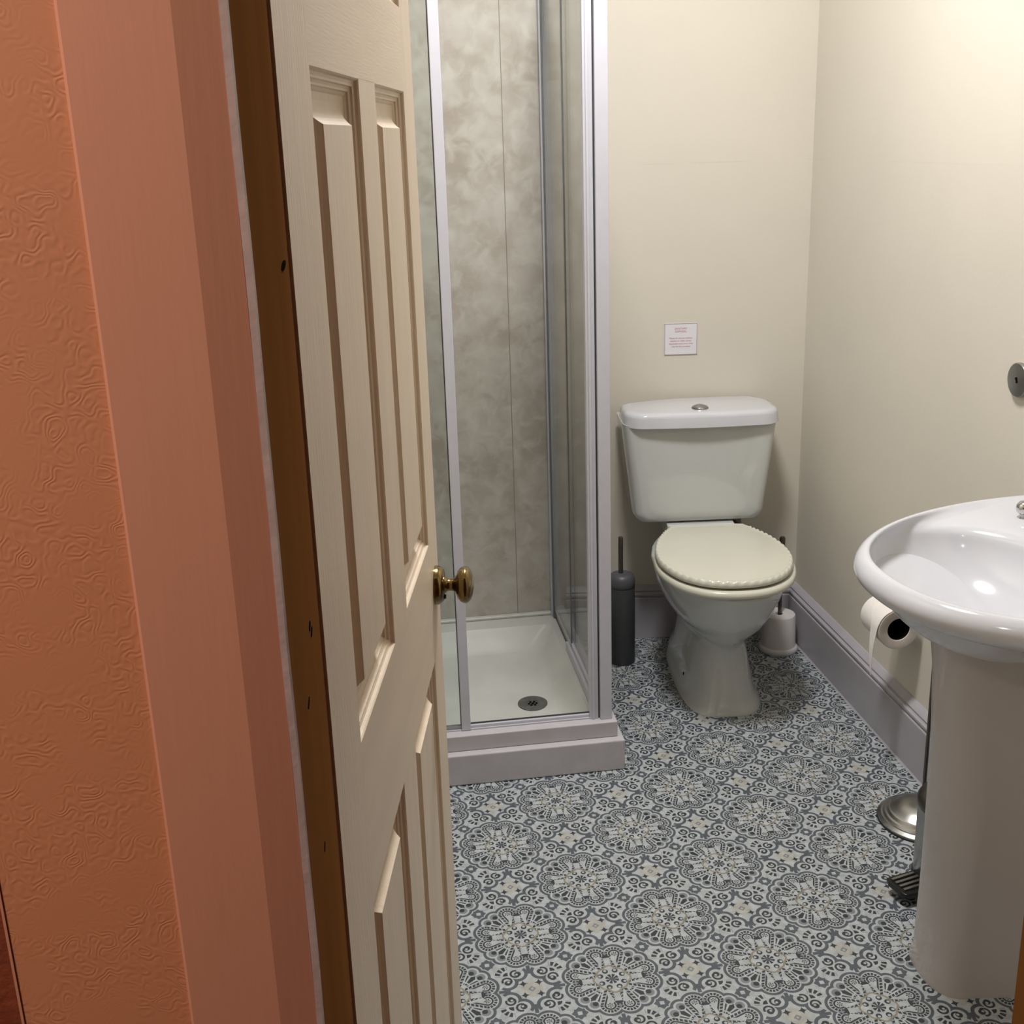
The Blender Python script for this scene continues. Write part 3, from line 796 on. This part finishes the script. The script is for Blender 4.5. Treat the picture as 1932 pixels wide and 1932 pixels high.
# pedestal: D-plan column, open at the back
def pring(hw, xf, xb, z, flare=0, n=40):
    out = []
    for i in range(n+1):
        t = pi/2+pi*i/n; c, s = cos(t), sin(t); e = 2/2.6
        out.append((xf+.065+.065*math.copysign(abs(c)**e, c), BYC+.008+hw*math.copysign(abs(s)**e, s), z))
    out.append((xb, BYC+.008-hw-flare, z)); out.append((xb-.012, BYC+.008-hw-flare+.012, z)); out.append((xb-.012, BYC+.008+hw+flare-.012, z)); out.append((xb, BYC+.008+hw+flare, z))
    return out
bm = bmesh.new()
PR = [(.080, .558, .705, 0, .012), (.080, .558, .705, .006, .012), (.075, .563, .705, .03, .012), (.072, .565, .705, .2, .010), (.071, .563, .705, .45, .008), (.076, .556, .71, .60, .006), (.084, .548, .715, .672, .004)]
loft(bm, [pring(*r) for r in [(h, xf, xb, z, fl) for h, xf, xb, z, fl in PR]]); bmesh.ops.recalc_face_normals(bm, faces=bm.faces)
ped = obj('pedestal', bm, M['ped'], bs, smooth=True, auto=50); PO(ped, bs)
# domed tap on the ledge
tp = empty('tap', (.804, -.181, .7985)); tag(tp, 'small chrome domed tap at the far end of the basin ledge', 'tap')
obj('tap_body', LA([(0, 0), (.012, 0), (.012, .003), (.0075, .006), (.0075, .012), (0, .012)], 28, (0, 0, 0), 'Z', False, False), M['chrome'], tp, smooth=True, auto=50)
obj('tap_head', LA([(0, .009), (.008, .0095), (.0135, .014), (.0150, .020), (.0140, .0265), (.0095, .0325), (.004, .0345), (0, .035)], 32, (0, 0, 0), 'Z', False, False), M['chrome'], tp, smooth=True)

# ------------------------------------------------------------------ wall mount disc
t = empty('wall_mount', (XR, .006, 1.0165)); tag(t, 'round brushed metal wall plate with a small dark hole above the basin', 'wall mount')
obj('plate', LA([(0, 0), (.0335, 0), (.0345, -.003), (.034, -.0085), (.0325, -.010), (.031, -.0102), (0, -.0105)], 48, (0, 0, 0), 'X', False, False), M['steel'], t, smooth=True, auto=35)
bm = LA([(0, 0), (.0035, 0), (.0035, -.0112), (0, -.0112)], 12, (0, .001, .0025), 'X', False, False)
lathe(bm, [(0, 0), (.003, 0), (.003, -.0112), (0, -.0112)], 12, (0, -.0015, -.003), 'X', False, False)
obj('keyhole', bm, M['dark'], t)

# ------------------------------------------------------------------ toilet roll and holder
t = empty('toilet_roll', (.825, .298, .3636)); tag(t, 'white toilet roll with a torn strip of paper hanging below the basin', 'toilet roll')
ro, ri, yw = .050, .028, .10
bm = bmesh.new()
n = 48
prof = [(ri, 0), (ri+.0015, -.001), (ro-.0015, -.001), (ro, .0005), (ro, yw-.0005), (ro-.001, yw), (ri, yw)]
rings = [[(r*cos(2*pi*i/n), h, r*sin(2*pi*i/n)) for i in range(n)] for r, h in prof]
loft(bm, rings, False, False, loop=True); bmesh.ops.recalc_face_normals(bm, faces=bm.faces)
for f in bm.faces:
    c = f.calc_center_median()
    if c.y < .0004 and hypot(c.x, c.z) > ri+.0002: f.material_index = 1
roll = obj('paper', bm, [M['paper'], M['rollend']], t, smooth=True, auto=35)
obj('core', LA([(0, yw*.98), (ri-.001, yw*.98), (ri-.0005, .002), (ri-.002, .002), (ri-.002, yw*.9), (0, yw*.9)], 36, (0, 0, 0), 'Y', False, False), M['dark'], t, smooth=True, auto=40)
# hanging strip, twisted to a point
bm = bmesh.new(); rows = []
for k in range(26):
    u = k/25
    if u < .3:
        a = pi/2+ (u/.3)*pi*.42; x = -ro*sin(a-pi/2)*1.0-.0008; z = ro*cos(a-pi/2)+.0006; y0, y1 = .0, yw-(u/.3)*(yw-.034)
        x -= .0015
    else:
        v = (u-.3)/.7; x = -ro-.0022-.004*sin(v*3.0)-.004*v; z = ro*cos(pi*.42)*(1-v)-.118*v
        y0 = .0+.010*v; y1 = .034*(1-v)**.9+.012*v
        y1 = max(y1, y0+.0015)
    rows.append([(x, y0, z), (x-.0006, (y0+y1)/2, z), (x, y1, z), (x-.001, y1, z), (x-.0016, (y0+y1)/2, z), (x-.001, y0, z)])
loft(bm, rows); bmesh.ops.recalc_face_normals(bm, faces=bm.faces)
obj('loose_sheet', bm, M['paper'], t, smooth=True, auto=60)
hd = empty('toilet_roll_holder', (XR, .30, .3636)); tag(hd, 'chrome arm toilet roll holder on the right wall behind the basin', 'toilet roll holder')
bm = bmesh.new(); tube(bm, [(0, .118, .0), (-.065, .118, .0), (-.065, .075, .0)], .005, 12)
obj('arm', bm, M['chrome'], hd, smooth=True, auto=50)
obj('wall_plate', LA([(0, 0), (.022, 0), (.022, -.004), (.012, -.008), (0, -.008)], 28, (0, .115, 0), 'X', False, False), M['chrome'], hd, smooth=True, auto=40)

# ------------------------------------------------------------------ pole stand with domed base
t = empty('floor_stand', (.794, .072, 0)); tag(t, 'chrome pole stand with a ringed dome base behind the basin pedestal', 'stand')
obj('base', LA([(0, 0), (.093, 0), (.095, .003), (.095, .008), (.0925, .010), (.088, .0135), (.084, .014), (.080, .0185), (.0755, .020), (.071, .0255), (.066, .027), (.058, .034), (.045, .041), (.030, .0455), (.014, .048), (0, .0485)], 64, (0, 0, 0), 'Z', False, False), M['steel'], t, smooth=True, auto=25)
obj('base_ring', LA([(.0, -.0), (.0962, .0), (.0965, .004), (.095, .0055), (0, .0055)], 64, (0, 0, 0), 'Z', False, False), M['black'], t, smooth=True, auto=30)
obj('pole', LA([(0, .045), (.0042, .045), (.0042, .62), (.006, .625), (.006, .635), (0, .638)], 20, (0, 0, 0), 'Z', False, False), M['dsteel'], t, smooth=True, auto=40)

# ------------------------------------------------------------------ pedal bin
t = empty('pedal_bin', (.756, -.142, 0), radians(194)); tag(t, 'small steel pedal bin with black slotted pedal behind the basin pedestal', 'pedal bin')
obj('bin_body', LA([(0, .012), (.080, .012), (.081, .014), (.081, .175), (0, .175)], 56, (0, 0, 0), 'Z', False, False), M['steel'], t, smooth=True, auto=40)
obj('bin_foot', LA([(0, 0), (.082, 0), (.084, .004), (.084, .014), (.081, .018), (0, .018)], 56, (0, 0, 0), 'Z', False, False), M['black'], t, smooth=True, auto=40)
obj('bin_lid', LA([(0, .1755), (.083, .1755), (.084, .179), (.0835, .186), (.078, .196), (.060, .205), (.030, .210), (0, .211)], 56, (0, 0, 0), 'Z', False, False), M['dsteel'], t, smooth=True, auto=50)
bm = bmesh.new()
loft(bm, [[(.070, -.035, z), (.148, -.030, z+.006), (.153, -.018, z+.007), (.153, .018, z+.007), (.148, .030, z+.004), (.070, .035, z)] for z in (.014, .026)])
bmesh.ops.recalc_face_normals(bm, faces=bm.faces)
pd = obj('pedal', bm, M['black'], t, bevel=.002)
bm = bmesh.new()
for y in (-.019, -.007, .005, .017):
    box(bm, .088, .144, y-.0028, y+.0028, .0285, .0345)
obj('pedal_strip', bm, M['steel'], pd)

# ------------------------------------------------------------------ ceiling lamps
def lamp(loc, lab):
    t = empty('ceiling_light', loc); tag(t, lab, 'ceiling light')
    obj('lamp_base', LA([(0, 0), (.15, 0), (.15, -.02), (.14, -.025), (0, -.025)], 48, (0, 0, 0), 'Z', False, False), M['whitep'], t, smooth=True, auto=40)
    obj('diffuser', LA([(0, -.025), (.13, -.025), (.128, -.04), (.11, -.06), (.07, -.075), (0, -.082)], 48, (0, 0, 0), 'Z', False, False), M['lamp'], t, smooth=True, auto=60)
lamp((0.12, 0.02, H), 'round opal ceiling light in the bathroom')
lamp((-1.02, -2.10, 2.52), 'round opal ceiling light in the hallway')
